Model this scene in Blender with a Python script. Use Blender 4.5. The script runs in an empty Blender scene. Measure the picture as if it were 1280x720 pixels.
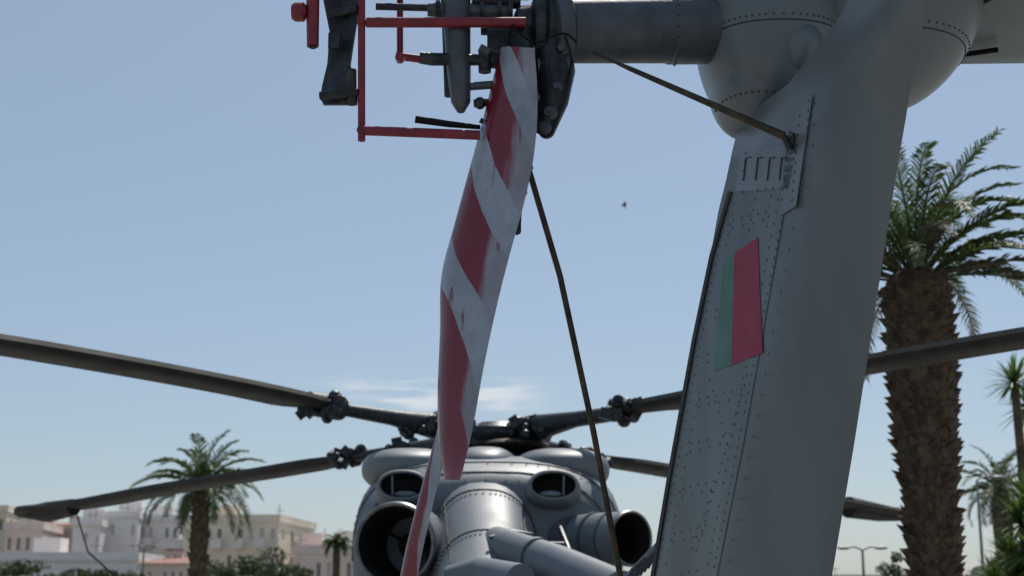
import bpy, math, random
from mathutils import Vector, Matrix
random.seed(7)
scene=bpy.context.scene
V=Vector
# ---------------------------------------------------------------- camera model
FPX=1778.0; EYE=2.6; PITCH=math.atan(395/FPX)
SP,CP=math.sin(PITCH),math.cos(PITCH)
def W(px,py,Y):
    """world point (metres) at ground distance Y along a measured bearing"""
    rx=(px-640)/FPX; ry=(360-py)/FPX
    d=V((rx,CP-ry*SP,SP+ry*CP)); s=Y/d.y
    return V((d.x*s,Y,EYE+d.z*s))
def ray(px,py):
    rx=(px-640)/FPX; ry=(360-py)/FPX
    return V((rx,CP-ry*SP,SP+ry*CP))
EYEP=V((0,0,EYE))
def on_plane(px,py,p0,n):
    d=ray(px,py); return EYEP+d*((p0-EYEP).dot(n)/d.dot(n))

# ---------------------------------------------------------------- materials
def mat(name,col,rough=0.5,metal=0.0,var=0.15,scale=4.0,bump=0.0,bscale=40.0,col2=None,trans=0.0,coat=0.0,streak=False,spec=0.5):
    m=bpy.data.materials.new(name); m.use_nodes=True
    nt=m.node_tree; b=nt.nodes['Principled BSDF']
    tc=nt.nodes.new('ShaderNodeTexCoord'); nz=nt.nodes.new('ShaderNodeTexNoise')
    nz.inputs['Scale'].default_value=scale; nz.inputs['Detail'].default_value=8; nz.inputs['Roughness'].default_value=0.65
    if streak:
        mp=nt.nodes.new('ShaderNodeMapping'); mp.inputs['Scale'].default_value=(1,1,0.18)
        nt.links.new(tc.outputs['Object'],mp.inputs['Vector']); nt.links.new(mp.outputs[0],nz.inputs['Vector'])
    else: nt.links.new(tc.outputs['Object'],nz.inputs['Vector'])
    r=nt.nodes.new('ShaderNodeValToRGB')
    c=V(col); c2=V(col2) if col2 else c*(1-2*var)
    c1=c if col2 else c*(1+var)
    r.color_ramp.elements[0].position=0.35; r.color_ramp.elements[1].position=0.68
    r.color_ramp.elements[0].color=(max(c2[0],0),max(c2[1],0),max(c2[2],0),1); r.color_ramp.elements[1].color=(c1[0],c1[1],c1[2],1)
    nt.links.new(nz.outputs['Fac'],r.inputs['Fac']); nt.links.new(r.outputs[0],b.inputs['Base Color'])
    mr=nt.nodes.new('ShaderNodeMapRange'); mr.inputs['To Min'].default_value=min(1,rough*1.25); mr.inputs['To Max'].default_value=rough*0.75
    nt.links.new(nz.outputs['Fac'],mr.inputs['Value']); nt.links.new(mr.outputs[0],b.inputs['Roughness'])
    b.inputs['Metallic'].default_value=metal; b.inputs['Coat Weight'].default_value=coat
    b.inputs['Specular IOR Level'].default_value=spec
    if bump:
        n2=nt.nodes.new('ShaderNodeTexNoise'); n2.inputs['Scale'].default_value=bscale; n2.inputs['Detail'].default_value=5
        nt.links.new(tc.outputs['Object'],n2.inputs['Vector'])
        bp=nt.nodes.new('ShaderNodeBump'); bp.inputs['Strength'].default_value=bump; bp.inputs['Distance'].default_value=0.02
        nt.links.new(n2.outputs['Fac'],bp.inputs['Height']); nt.links.new(bp.outputs[0],b.inputs['Normal'])
    if trans:
        tr=nt.nodes.new('ShaderNodeBsdfTranslucent'); nt.links.new(r.outputs[0],tr.inputs['Color'])
        mx=nt.nodes.new('ShaderNodeMixShader'); mx.inputs[0].default_value=trans
        out=nt.nodes['Material Output']
        nt.links.new(b.outputs[0],mx.inputs[1]); nt.links.new(tr.outputs[0],mx.inputs[2]); nt.links.new(mx.outputs[0],out.inputs[0])
    return m
M={}
M['grey']=mat('grey_paint',(0.125,0.150,0.164),0.34,var=0.09,scale=1.8,bump=0.06,bscale=4,streak=True)
M['panel']=mat('panel_paint',(0.105,0.133,0.146),0.42,var=0.11,scale=3.0,bump=0.08,bscale=9,streak=True)
M['cowl']=mat('cowl_paint',(0.145,0.168,0.188),0.50,var=0.10,scale=1.8,bump=0.06,bscale=4,spec=0.4)
M['rivet']=mat('rivet_head',(0.045,0.055,0.060),0.42,metal=0.2)
M['seam']=mat('seam_sealant',(0.018,0.021,0.024),0.7)
M['dark']=mat('dark_steel',(0.036,0.040,0.046),0.42,metal=0.5,var=0.3,scale=18,bump=0.2,bscale=60)
M['black']=mat('black_rubber',(0.008,0.008,0.009),0.8,spec=0.2)
M['steel']=mat('grey_steel',(0.075,0.09,0.105),0.42,metal=0.3,var=0.15,scale=8,bump=0.06,bscale=25)
M['brass']=mat('worn_bronze',(0.055,0.042,0.028),0.5,metal=0.4,var=0.3,scale=15)
M['red']=mat('red_paint',(0.20,0.008,0.020),0.42,var=0.2,scale=12,coat=0.1)
M['green']=mat('flag_green',(0.050,0.16,0.125),0.5,var=0.1)
M['flagred']=mat('flag_red',(0.30,0.026,0.066),0.55,var=0.08,spec=0.3)
M['blade']=mat('rotor_blade_paint',(0.040,0.041,0.037),0.65,var=0.25,scale=3,col2=(0.024,0.023,0.020),spec=0.25)
M['exhaust']=mat('burnt_steel',(0.014,0.013,0.012),0.75,metal=0.1,var=0.3,scale=6,spec=0.3)
M['lip']=mat('exhaust_lip',(0.17,0.18,0.19),0.42,metal=0.6,var=0.2,scale=8)
M['glass']=mat('dark_glass',(0.02,0.025,0.03),0.08)
M['trunk']=mat('palm_bark',(0.15,0.11,0.075),0.95,col2=(0.05,0.036,0.025),scale=7,bump=0.5,bscale=30,spec=0.1)
M['frond']=mat('palm_frond',(0.080,0.120,0.028),0.5,col2=(0.04,0.065,0.02),scale=3,trans=0.4)
M['dryfrond']=mat('palm_frond_dry',(0.13,0.115,0.07),0.6,col2=(0.07,0.08,0.045),scale=3,trans=0.25)
M['agave']=mat('yucca_leaf',(0.12,0.18,0.04),0.45,col2=(0.06,0.11,0.025),scale=5,trans=0.4)
M['leaf']=mat('tree_leaf',(0.06,0.09,0.025),0.6,col2=(0.03,0.05,0.016),scale=1.2,trans=0.3)
M['conc']=mat('pavement_concrete',(0.27,0.26,0.24),0.9,var=0.12,scale=0.6,bump=0.3,bscale=20)
M['earth']=mat('dry_ground',(0.20,0.17,0.13),0.95,col2=(0.10,0.11,0.06),scale=0.15)
M['asphalt']=mat('asphalt',(0.05,0.05,0.052),0.9,var=0.15,scale=2,bump=0.3,bscale=80)
M['line']=mat('road_paint',(0.75,0.75,0.72),0.7)
M['wwhite']=mat('wall_white',(0.80,0.75,0.73),0.9,var=0.05,scale=0.3)
M['wcream']=mat('wall_cream',(0.76,0.66,0.52),0.9,var=0.06,scale=0.3)
M['wpink']=mat('wall_pink',(0.76,0.60,0.54),0.9,var=0.06,scale=0.3)
M['tile']=mat('terracotta_tile',(0.34,0.17,0.12),0.85,var=0.25,scale=1.5)
M['rail']=mat('balcony_wall',(0.76,0.70,0.64),0.9)
M['metalp']=mat('lamp_metal',(0.20,0.21,0.22),0.5,metal=0.3)
def stripe_mat():
    m=mat('striped_blade_paint',(0.29,0.32,0.37),0.30,var=0.13,scale=6,coat=0.25)
    nt=m.node_tree; b=nt.nodes['Principled BSDF']; ramp=[n for n in nt.nodes if n.type=='VALTORGB'][0]
    uv=nt.nodes.new('ShaderNodeUVMap'); uv.uv_map='UVMap'
    sx=nt.nodes.new('ShaderNodeSeparateXYZ'); nt.links.new(uv.outputs[0],sx.inputs[0])
    U,Vv=sx.outputs[0],sx.outputs[1]
    def mth(op,a,bv=None,clamp=False):
        n=nt.nodes.new('ShaderNodeMath'); n.operation=op; n.use_clamp=clamp
        for i,x in enumerate((a,bv)):
            if x is None: continue
            if isinstance(x,(int,float)): n.inputs[i].default_value=x
            else: nt.links.new(x,n.inputs[i])
        return n.outputs[0]
    tc=nt.nodes.new('ShaderNodeTexCoord')
    def noise(scale,sv,det=8):
        n=nt.nodes.new('ShaderNodeTexNoise'); n.inputs['Scale'].default_value=scale; n.inputs['Detail'].default_value=det
        mp=nt.nodes.new('ShaderNodeMapping'); mp.inputs['Scale'].default_value=sv
        nt.links.new(tc.outputs['Object'],mp.inputs[0]); nt.links.new(mp.outputs[0],n.inputs['Vector']); return n.outputs['Fac']
    nA=noise(5,(1,1,0.6)); nB=noise(6,(4,4,0.5),7)
    s=mth('SUBTRACT',mth('MULTIPLY',Vv,3.6),mth('MULTIPLY',U,1.05))
    s=mth('ADD',s,mth('MULTIPLY',nA,0.08))
    s=mth('FRACT',mth('ADD',s,3.50))
    g=mth('MULTIPLY',mth('MULTIPLY',mth('SUBTRACT',s,0.40),50.0,True),mth('MULTIPLY',mth('SUBTRACT',1.0,s),50.0,True),True)
    # washed-out trailing edge with glossy reflection painted into the colour, straight along the span
    edge=mth('MULTIPLY',mth('ADD',mth('SUBTRACT',U,0.66),mth('MULTIPLY',mth('SUBTRACT',nB,0.5),0.35)),9.0,True)
    g=mth('MULTIPLY',g,mth('SUBTRACT',1.0,mth('MULTIPLY',edge,0.80)))
    tip=mth('MULTIPLY',mth('SUBTRACT',mth('SUBTRACT',Vv,mth('MULTIPLY',U,0.30)),0.60),60.0,True)
    g=mth('MAXIMUM',g,tip)
    rr=nt.nodes.new('ShaderNodeValToRGB')
    rr.color_ramp.elements[0].position=0.45; rr.color_ramp.elements[0].color=(0.15,0.004,0.012,1); rr.color_ramp.elements[1].position=0.95; rr.color_ramp.elements[1].color=(0.20,0.025,0.045,1)
    nt.links.new(mth('ADD',mth('MULTIPLY',U,0.75),mth('MULTIPLY',nA,0.35)),rr.inputs[0])
    mx=nt.nodes.new('ShaderNodeMixRGB'); nt.links.new(g,mx.inputs[0])
    nt.links.new(ramp.outputs[0],mx.inputs[1]); nt.links.new(rr.outputs[0],mx.inputs[2])
    cr=nt.nodes.new('ShaderNodeValToRGB'); cr.color_ramp.elements[0].position=0.63; cr.color_ramp.elements[1].position=0.68
    nt.links.new(nB,cr.inputs[0])
    m2=nt.nodes.new('ShaderNodeMixRGB'); nt.links.new(mth('MULTIPLY',cr.outputs[0],0.8),m2.inputs[0]); nt.links.new(mx.outputs[0],m2.inputs[1]); m2.inputs[2].default_value=(0.13,0.02,0.03,1)
    nt.links.new(m2.outputs[0],b.inputs['Base Color'])
    return m
M['stripe']=stripe_mat()

# ---------------------------------------------------------------- mesh builder
class B:
    def __init__(s): s.v=[];s.f=[];s.m=[];s.uv=[];s.mats=[]
    def mi(s,k):
        if k not in s.mats: s.mats.append(k)
        return s.mats.index(k)
    def face(s,idx,k,uv=None):
        s.f.append(tuple(idx)); s.m.append(s.mi(k)); s.uv.append(uv)
    def poly(s,pts,k):
        o=len(s.v); s.v+= [V(p) for p in pts]; s.face(range(o,o+len(pts)),k)
    def loft(s,secs,k,cap=True,closed=True,uvs=None,kcap=None):
        o=len(s.v); n=len(secs[0])
        for q in secs: s.v+=[V(p) for p in q]
        for i in range(len(secs)-1):
            for j in range(n if closed else n-1):
                j2=(j+1)%n
                u=None
                if uvs: u=[(uvs[j],i/(len(secs)-1)),(uvs[j2],i/(len(secs)-1)),(uvs[j2],(i+1)/(len(secs)-1)),(uvs[j],(i+1)/(len(secs)-1))]
                s.face((o+i*n+j,o+i*n+j2,o+(i+1)*n+j2,o+(i+1)*n+j),k,u)
        if cap and closed:
            s.face([o+j for j in range(n)][::-1],kcap or k,[(uvs[j],0) for j in range(n)][::-1] if uvs else None)
            s.face([o+(len(secs)-1)*n+j for j in range(n)],kcap or k,[(uvs[j],1) for j in range(n)] if uvs else None)
    def tube(s,pts,rad,k,seg=12,cap=True,flat=1.0):
        pts=[V(p) for p in pts]
        if not hasattr(rad,'__len__'): rad=[rad]*len(pts)
        secs=[];ref=None
        for i,p in enumerate(pts):
            t=(pts[min(i+1,len(pts)-1)]-pts[max(i-1,0)]).normalized()
            if ref is None:
                ref=t.cross(V((0,0,1)));
                if ref.length<0.1: ref=t.cross(V((1,0,0)))
            a=(ref-t*ref.dot(t)).normalized(); ref=a; b=t.cross(a)
            secs.append([p+(a*math.cos(2*math.pi*j/seg)+b*math.sin(2*math.pi*j/seg)*flat)*rad[i] for j in range(seg)])
        s.loft(secs,k,cap)
    def lathe(s,o,ax,prof,k,seg=32,ks=None):
        o=V(o);ax=V(ax).normalized(); a=ax.cross(V((0,0,1)))
        if a.length<0.1:a=ax.cross(V((1,0,0)))
        a.normalize(); b=ax.cross(a)
        for i in range(len(prof)-1):
            secs=[[o+ax*t+(a*math.cos(2*math.pi*j/seg)+b*math.sin(2*math.pi*j/seg))*max(r,1e-4) for j in range(seg)] for t,r in prof[i:i+2]]
            s.loft(secs,ks[i] if ks else k,False)
    def ell(s,c,r,k,rot=None,n=24,m=14,pw=2.0):
        c=V(c); R=rot or Matrix.Identity(3); o=len(s.v); e=2/pw
        f=lambda w: math.copysign(abs(w)**e,w)
        for i in range(m+1):
            ph=-math.pi/2+math.pi*i/m
            for j in range(n):
                th=2*math.pi*j/n
                p=V((r[0]*f(math.cos(ph))*f(math.cos(th)),r[1]*f(math.cos(ph))*f(math.sin(th)),r[2]*f(math.sin(ph))))
                s.v.append(c+R@p)
        for i in range(m):
            for j in range(n):
                j2=(j+1)%n; s.face((o+i*n+j,o+i*n+j2,o+(i+1)*n+j2,o+(i+1)*n+j),k)
    def box(s,c,sz,k,rot=None):
        c=V(c);R=rot or Matrix.Identity(3);h=V(sz)/2
        o=len(s.v)
        for x in(-1,1):
            for y in(-1,1):
                for z in(-1,1): s.v.append(c+R@V((x*h.x,y*h.y,z*h.z)))
        for q in((0,1,3,2),(4,6,7,5),(0,4,5,1),(2,3,7,6),(0,2,6,4),(1,5,7,3)): s.face([o+i for i in q],k)
    def obj(s,name,parent=None,smooth=True,ang=35):
        me=bpy.data.meshes.new(name); me.from_pydata([tuple(p) for p in s.v],[],s.f)
        for k in s.mats: me.materials.append(M[k])
        me.polygons.foreach_set('material_index',s.m)
        if any(u for u in s.uv):
            l=me.uv_layers.new(name='UVMap')
            for p,u in zip(me.polygons,s.uv):
                if u:
                    for li,c in zip(p.loop_indices,u): l.data[li].uv=c
        me.update()
        if smooth:
            me.shade_smooth()
            try: me.set_sharp_from_angle(angle=math.radians(ang))
            except Exception: pass
        ob=bpy.data.objects.new(name,me); scene.collection.objects.link(ob)
        if parent:
            ob.parent=parent; ob.matrix_parent_inverse=Matrix.Translation(-parent.location)
        return ob
def empty(name,loc=(0,0,0)):
    e=bpy.data.objects.new(name,None); e.location=loc; e.empty_display_size=0.5; scene.collection.objects.link(e); return e
def lerp(a,b,t): return a+(b-a)*t

HELI=empty('military_helicopter',(0.3,12,0))

# ================================================================= TAIL FIN
p1=W(815,720,7.0); p2=W(905,720,6.2); p3=W(1008,190,5.5)
PN=(p2-p1).cross(p3-p1).normalized()
if PN.y>0: PN=-PN
def pt(px,py,off=0.0): return on_plane(px,py,p1,PN)+PN*off
rows=[(900,780,868,1010),(720,815,905,1040),(560,845,938,1067),(400,873,966,1092),(270,898,990,1112),(190,915,1008,1125),(150,925,1018,1132),(105,985,1030,1139),(60,1020,1056,1149),(20,1050,1080,1155),(-60,1090,1112,1168)]
b=B(); secs=[]
for (y,f,m,r) in rows:
    F=pt(f,y); Mm=pt(m,y)
    Rr=W(r,y,Mm.y-0.33)
    s1=lerp(Mm,Rr,0.33)+V((-0.018,-0.034,0)); s2=lerp(Mm,Rr,0.66)+V((-0.024,-0.044,0)); s3=lerp(Mm,Rr,0.92)+V((-0.010,-0.020,0))
    Rb=Rr+V((-0.005,0.05,0)); Rc=Rr+V((-0.06,0.55,0)); Fb=F+V((0.30,0.02,0)); Fc=F+V((0.14,0.12,0)); Fd=F+V((0.03,0.06,0))
    if y<=105: Fb=F+V((0.16,0.10,0))
    secs.append([F,lerp(F,Mm,0.5),Mm,s1,s2,s3,Rr,Rb,Rc,Fb,Fc,Fd])
b.loft(secs,'grey')
fin=b.obj('tail_fin_skin',HELI,ang=50)

def quadstrip(b,L,R,k,off,th=0.004,n=12):
    secs=[]
    for i in range(n+1):
        t=i/n
        def q(P):
            m=(len(P)-1)*t; a=min(int(m),len(P)-2); u=m-a
            return (P[a][0]+(P[a+1][0]-P[a][0])*u, P[a][1]+(P[a+1][1]-P[a][1])*u)
        l=q(L); r=q(R)
        secs.append([pt(*l,off),pt(*r,off),pt(*r,off-th),pt(*l,off-th)])
    b.loft(secs,k)
b=B()
quadstrip(b,[(916,196),(899,265),(876,395),(848,555),(819,720),(790,860)],[(1000,196),(981,265),(958,395),(930,555),(897,720),(862,860)],'panel',0.005,0.005,30)
quadstrip(b,[(986,165),(978,270)],[(1018,118),(997,258)],'grey',0.009,0.004)
quadstrip(b,[(928,188),(922,240)],[(1000,180),(988,236)],'grey',0.009,0.004)
quadstrip(b,[(913,240),(890,320),(868,425),(838,590),(812,745)],[(917,240),(894,320),(872,425),(842,590),(816,745)],'seam',0.014,0.012,20)
b.obj('riveted_access_panel',HELI,ang=40)
b=B()
quadstrip(b,[(906,326),(894,464)],[(920,316.5),(916,457)],'green',0.008,0.002,2)
quadstrip(b,[(920,316.5),(916,457)],[(949,297),(955,441)],'flagred',0.008,0.002,2)
b.obj('national_flag_decal',HELI,smooth=False)
b=B()
def rivet(px,py,off=0.005,r=0.0055):
    c=pt(px,py,off); a=PN.cross(V((0,0,1))).normalized(); d=PN.cross(a)
    o=len(b.v); n=8
    for rr,h in((1,0),(0.75,0.35),):
        for j in range(n): b.v.append(c+(a*math.cos(j*2*math.pi/n)+d*math.sin(j*2*math.pi/n))*r*rr*1.15+PN*h*r)
    b.v.append(c+PN*r*0.5)
    for j in range(n):
        j2=(j+1)%n; b.face((o+j,o+j2,o+n+j2,o+n+j),'rivet'); b.face((o+n+j,o+n+j2,o+2*n),'rivet')
def rline(P,step=11,off=0.005,jit=0.25,**k):
    for (x0,y0),(x1,y1) in zip(P[:-1],P[1:]):
        L=math.hypot(x1-x0,y1-y0); n=max(1,int(L/step))
        for i in range(n):
            t=i/n
            if random.random()<0.03: continue
            rivet(x0+(x1-x0)*t+random.uniform(-jit,jit),y0+(y1-y0)*t+random.uniform(-jit,jit),off,**k)
Fx=lambda y: 915+(y-190)*(815-915)/(720-190)
Mx=lambda y: 1000+(y-190)*(897-1000)/(720-190)
rline([(Fx(y)+7,y) for y in (250,400,560,720)],11)
rline([(Fx(y)+16,y) for y in (255,320)],12); rline([(Fx(y)+16,y) for y in (475,600,720)],15)
rline([(Mx(y)-5,y) for y in (245,400,560,720)],11)
rline([(Mx(y)-14,y) for y in (250,400,560,720)],14)
for y in range(268,720,56):
    a=(Fx(y)+18,y+7); c=(Mx(y)-16,y-5)
    rline([a,c],9)
    rline([(a[0]-1,a[1]+10),(c[0]-1,c[1]+10)],12)
rline([(945,250),(935,300)],11); rline([(965,245),(958,296)],11); rline([(930,330),(925,450)],14); rline([(943,320),(940,440)],16)
rline([(935,470),(868,700)],12); rline([(888,475),(915,570)],13); rline([(895,600),(862,700)],14)
for x0 in (990,1002,1014):
    rline([(x0,165-(x0-990)*1.6),(x0-12+ (x0-990)*0.1,262)],11,0.009)
for x0 in (934,990):
    rline([(x0,192),(x0-5,236)],9,0.009)
rline([(930,240),(988,234)],9,0.009)
for x0 in (934,949,964,979):
    b.tube([pt(x0+1,198,0.012),pt(x0-2,226,0.012)],0.0028,'rivet',6)
    b.tube([pt(x0+1,198,0.012),pt(x0+7,197,0.012)],0.0028,'rivet',6)
for y in range(130,720,26):
    rivet(Mx(y)+12 if y>190 else 1018,y,0.006)
b.obj('fin_rivets',HELI,ang=60)

# ================================================================= GEARBOX FAIRING + STABILISER
b=B()
fc=W(1070,-55,6.35)
b.ell(fc,(0.60,0.62,0.78),'grey',pw=2.3,n=64,m=40)
b.ell(W(1002,58,5.86),(0.095,0.10,0.12),'grey',n=32,m=20)
sc=W(958,10,6.15); b.ell(sc,(0.335,0.40,0.60),'grey',n=56,m=36,pw=2.4)
b.ell(W(944,95,6.15),(0.215,0.30,0.295),'grey',n=40,m=26,pw=2.3)
b.obj('gearbox_fairing',HELI,ang=60)
b=B()
def ell_ring(c,r,z,pw=2.35,a0=0,a1=2*math.pi,n=64,grow=1.003):
    pts=[]; e=2/pw
    cz=max(0,1-abs((z-c.z)/r[2])**pw)**(1/pw)
    f=lambda w: math.copysign(abs(w)**e,w)
    for i in range(n+1):
        th=a0+(a1-a0)*i/n
        pts.append(V((c.x+r[0]*cz*grow*f(math.cos(th)),c.y+r[1]*cz*grow*f(math.sin(th)),z)))
    return pts
for (cc,rr,pw,zs) in ((fc,(0.60,0.62,0.78),2.3,(-0.56,)),(sc,(0.335,0.40,0.60),2.4,(-0.22,))):
    for dz in zs:
        zz=cc.z+dz
        b.tube(ell_ring(cc,rr,zz,pw,math.pi,2*math.pi),0.0025,'seam',6)
        for q in ell_ring(cc,rr,zz+0.025,pw,math.pi,2*math.pi,36): b.ell(q,(0.005,0.005,0.005),'rivet',n=8,m=4)
c4=W(944,95,6.15)
for q in ell_ring(c4,(0.215,0.30,0.295),c4.z-0.17,2.3,math.pi,2*math.pi,22): b.ell(q,(0.0055,0.0055,0.0055),'rivet',n=8,m=4)
b.obj('fairing_seams',HELI)
b=B()
secs=[]
zb=W(1240,94,7.0).z
for X,dz,ch in ((1.2,0,1.5),(2.0,0.01,1.45),(3.4,0.03,1.25)):
    yl=7.0
    pr=[(0,0),(0.04,-0.035),(0.2,-0.065),(0.5,-0.055),(0.8,-0.03),(1,0),(0.8,0.035),(0.5,0.07),(0.2,0.075),(0.04,0.04)]
    secs.append([V((X,yl-ch*t,zb+0.06+dz+h)) for t,h in pr])
b.loft(secs,'grey')
b.tube([V((1.62,7.0,zb-0.01)),V((2.2,6.0,zb-0.0)),V((2.6,5.55,zb+0.02))],0.012,'seam',8)
b.tube([V((1.75,6.95,zb+0.0)),V((2.05,6.75,zb-0.02)),V((2.4,6.6,zb-0.02))],0.014,'black',8)
b.tube([V((2.02,7.0,zb+0.0)),V((2.05,6.4,zb-0.012)),V((2.08,5.7,zb+0.01))],0.004,'seam',6)
b.obj('horizontal_stabiliser',HELI,ang=60)

# ================================================================= TAIL ROTOR
YR=5.85
b=B()
hubc=W(690,38,YR); fa=W(868,36,YR+0.15)
ax=(fa-hubc)
L=ax.length
b.lathe(hubc,ax,[(-0.02,0.10),(0.0,0.15),(0.03,0.165),(0.06,0.165),(0.075,0.145),(L*0.80,0.152),(L*0.81,0.158),(L*1.15,0.160)],'steel',48)
for j in range(20):
    a=j*2*math.pi/20; b.ell(hubc+ax.normalized()*(L*0.86)+V((0,-math.cos(a),math.sin(a)))*0.16,(0.006,0.006,0.006),'rivet',n=8,m=4)
    b.ell(hubc+ax.normalized()*(0.062)+V((0,-math.cos(a),math.sin(a)))*0.156,(0.008,0.008,0.008),'dark',n=8,m=4)
b.obj('tail_rotor_shaft',HELI)
b=B()
b.lathe(W(715,34,YR),V((-1,0,0)),[(0,0.02),(0,0.13),(0.03,0.15),(0.06,0.12),(0.10,0.12),(0.12,0.15),(0.16,0.15),(0.18,0.10),(0.24,0.09),(0.26,0.04),(0.40,0.035)],'dark',32)
b.tube([W(688,40,YR),W(692,90,YR),W(690,128,YR-0.02),W(680,165,YR-0.03)],[0.085,0.095,0.07,0.045],'dark',20)
b.tube([W(650,48,YR),W(655,100,YR),W(668,150,YR-0.02)],[0.06,0.055,0.04],'steel',16)
b.tube([W(672,85,YR-0.02),W(714,82,YR-0.02)],0.055,'steel',20)
b.tube([W(640,40,YR-0.06),W(720,52,YR-0.06)],0.022,'steel',12)
for (x,y,r) in ((690,140,0.032),(684,158,0.028),(700,108,0.022),(664,60,0.03),(706,60,0.026),(650,92,0.02),(672,120,0.022)):
    p=W(x,y,YR-0.09); b.lathe(p+V((0,0.06,0)),V((-0.2,-1,0)),[(0,r),(0.05,r),(0.055,r*0.7),(0.075,r*0.7),(0.075,0)],'steel',8)
    b.lathe(p+V((0,0.06,0)),V((-0.2,-1,0)),[(0,r*1.3),(0.02,r*1.3),(0.02,0)],'dark',20)
b.tube([W(690,60,YR),W(700,-60,YR+0.05),W(705,-260,YR+0.1)],[0.08,0.07,0.05],'dark',16)
b.obj('tail_rotor_hub',HELI,ang=40)
def blade(name,Lp,Rp,YL,YR_,n=48,thick=0.03,key='stripe'):
    b=B(); secs=[]
    def itp(P,t):
        m=(len(P)-1)*t; a=min(int(m),len(P)-2); u=m-a
        p0=P[max(a-1,0)];p1_=P[a];p2_=P[a+1];p3_=P[min(a+2,len(P)-1)]
        f=lambda i:0.5*((2*p1_[i])+(-p0[i]+p2_[i])*u+(2*p0[i]-5*p1_[i]+4*p2_[i]-p3_[i])*u*u+(-p0[i]+3*p1_[i]-3*p2_[i]+p3_[i])*u**3)
        return f(0),f(1)
    us=[0,0.08,0.25,0.5,0.75,1.0,0.75,0.5,0.25,0.08]
    for i in range(n+1):
        t=i/n
        l=W(*itp(Lp,t),lerp(YL[0],YL[1],t)); r=W(*itp(Rp,t),lerp(YR_[0],YR_[1],t))
        c=(r-l); nn=c.cross(V((0,0,1))).normalized()
        if nn.y>0: nn=-nn
        th=min(thick,c.length*0.25)
        pr=[(0,0),(0.08,.5),(0.25,.95),(0.5,1.0),(0.75,.45),(1,0),(0.75,-.3),(0.5,-.5),(0.25,-.6),(0.08,-.4)]
        secs.append([l+c*u+nn*th*h for u,h in pr])
    b.loft(secs,key,uvs=us)
    return b.obj(name,HELI,ang=50)
blade('tail_rotor_blade_1',
 [(627,62),(608,132),(589,203),(570,273),(552,343),(550,410),(547.5,490),(552,562),(567,600)],
 [(668,60),(672,125),(668,190),(656,250),(640,308),(624,370),(606,452),(590,540),(575,600)],
 (5.80,5.70),(5.62,5.52),thick=0.045)
blade('tail_rotor_blade_2',
 [(640,120),(618,250),(590,380),(560,490),(530,600),(507,690),(494,760)],
 [(668,120),(648,250),(618,380),(584,490),(552,590),(530,680),(514,765)],
 (6.05,6.35),(5.98,6.25),thick=0.02)
blade('tail_rotor_blade_3',[(690,-40),(700,-200),(712,-420),(715,-520)],[(730,-40),(742,-200),(752,-420),(745,-520)],(5.9,5.7),(5.7,5.5))
b=B()
b.tube([W(652,40,5.78),W(650,75,5.74)],[0.055,0.05],'dark',16)
for x,y in ((654,240),(645,270),(646,288)):
    b.ell(W(x,y,5.75),(0.018,0.018,0.02),'red' if y==240 else 'dark',n=12,m=8)
b.tube([W(652,225,5.75),W(648,292,5.75)],0.009,'dark',8)
b.box(W(644,282,5.75),(0.05,0.03,0.05),'dark')
b.obj('blade_root_fittings',HELI)
b=B()
b.tube([W(657,198,5.95),W(700,345,6.05),W(742,540,6.2),W(778,735,6.35)],0.0135,'brass',12)
b.tube([W(655,192,5.95),W(661,212,5.95)],0.022,'dark',12)
b.obj('tie_down_pole',HELI)
b=B()
ea=W(742,66,5.75); eb=pt(994,172,0.05)
b.tube([ea,lerp(ea,eb,0.12),lerp(ea,eb,0.2),lerp(ea,eb,0.55),lerp(ea,eb,0.9),eb],[0.006,0.007,0.011,0.014,0.016,0.018],'brass',12)
b.lathe(pt(993,176,0.0),PN,[(0.0,0.032),(0.02,0.032),(0.028,0.022),(0.03,0)],'dark',20)
b.tube([eb,pt(993,188,0.02)],0.014,'dark',10)
b.obj('pitch_control_rod',HELI)
b=B(); Yf=5.7
def T(a,c,r,k='red',seg=12,Y=Yf,Y2=None): b.tube([W(*a,Y),W(*c,Y2 or Y)],r,k,seg)
px=lambda w: w*Yf/FPX/2
T((452,-60),(452,176),px(10)); T((450,163),(600,169),px(13)); T((458,28),(657,28),px(14)); 
T((500,-60),(500,78),px(9),Y=5.9); T((495,70),(535,75),px(11),Y=5.9)
T((440,-8),(660,-4),px(10),Y=5.85)
for p in ((452,163),(452,28),(500,72)): b.lathe(W(*p,Yf)+V((0,0.015,0)),V((0,-1,0)),[(0,px(13)),(0.025,px(13)),(0.03,px(8)),(0.035,px(8)),(0.035,0)],'red',8)
T((377,15),(398,15),px(8)); 
b.lathe(W(365,15,Yf),V((1,0,0)),[(0,0),(0,px(20)),(0.015,px(26)),(0.05,px(26)),(0.062,px(18)),(0.062,0)],'red',24)
b.tube([W(391,-40,Yf),W(391,58,Yf)],[px(19),px(16)],'red',16)
b.tube([W(391,54,Yf),W(391,60,Yf)],px(9),'dark',12)
b.obj('rotor_locking_frame',HELI)
b=B()
secs=[]
for y,l,r in ((-40,404,458),(0,404,450),(40,412,444),(80,409,438),(105,403,443),(122,400,447),(130,404,446)):
    a=W(l,y,5.78);c=W(r,y,5.70); n=V((0,0.02,0)); secs.append([a,c,c+n,a+n])
b.loft(secs,'dark')
b.tube([W(400,120,5.72),W(448,116,5.70)],0.018,'dark',12)
b.tube([W(412,20,5.72),W(446,10,5.70)],0.02,'dark',12)
b.tube([W(440,88,5.72),W(440,130,5.7)],0.02,'brass',12)
b.box(W(418,52,5.70),(0.05,0.03,0.07),'dark')
b.tube([W(571,-40,5.78),W(571,30,5.78),W(574,95,5.78),W(576,128,5.78),W(576,140,5.78)],[0.066,0.066,0.056,0.046,0.018],'steel',20,flat=0.9)
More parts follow.
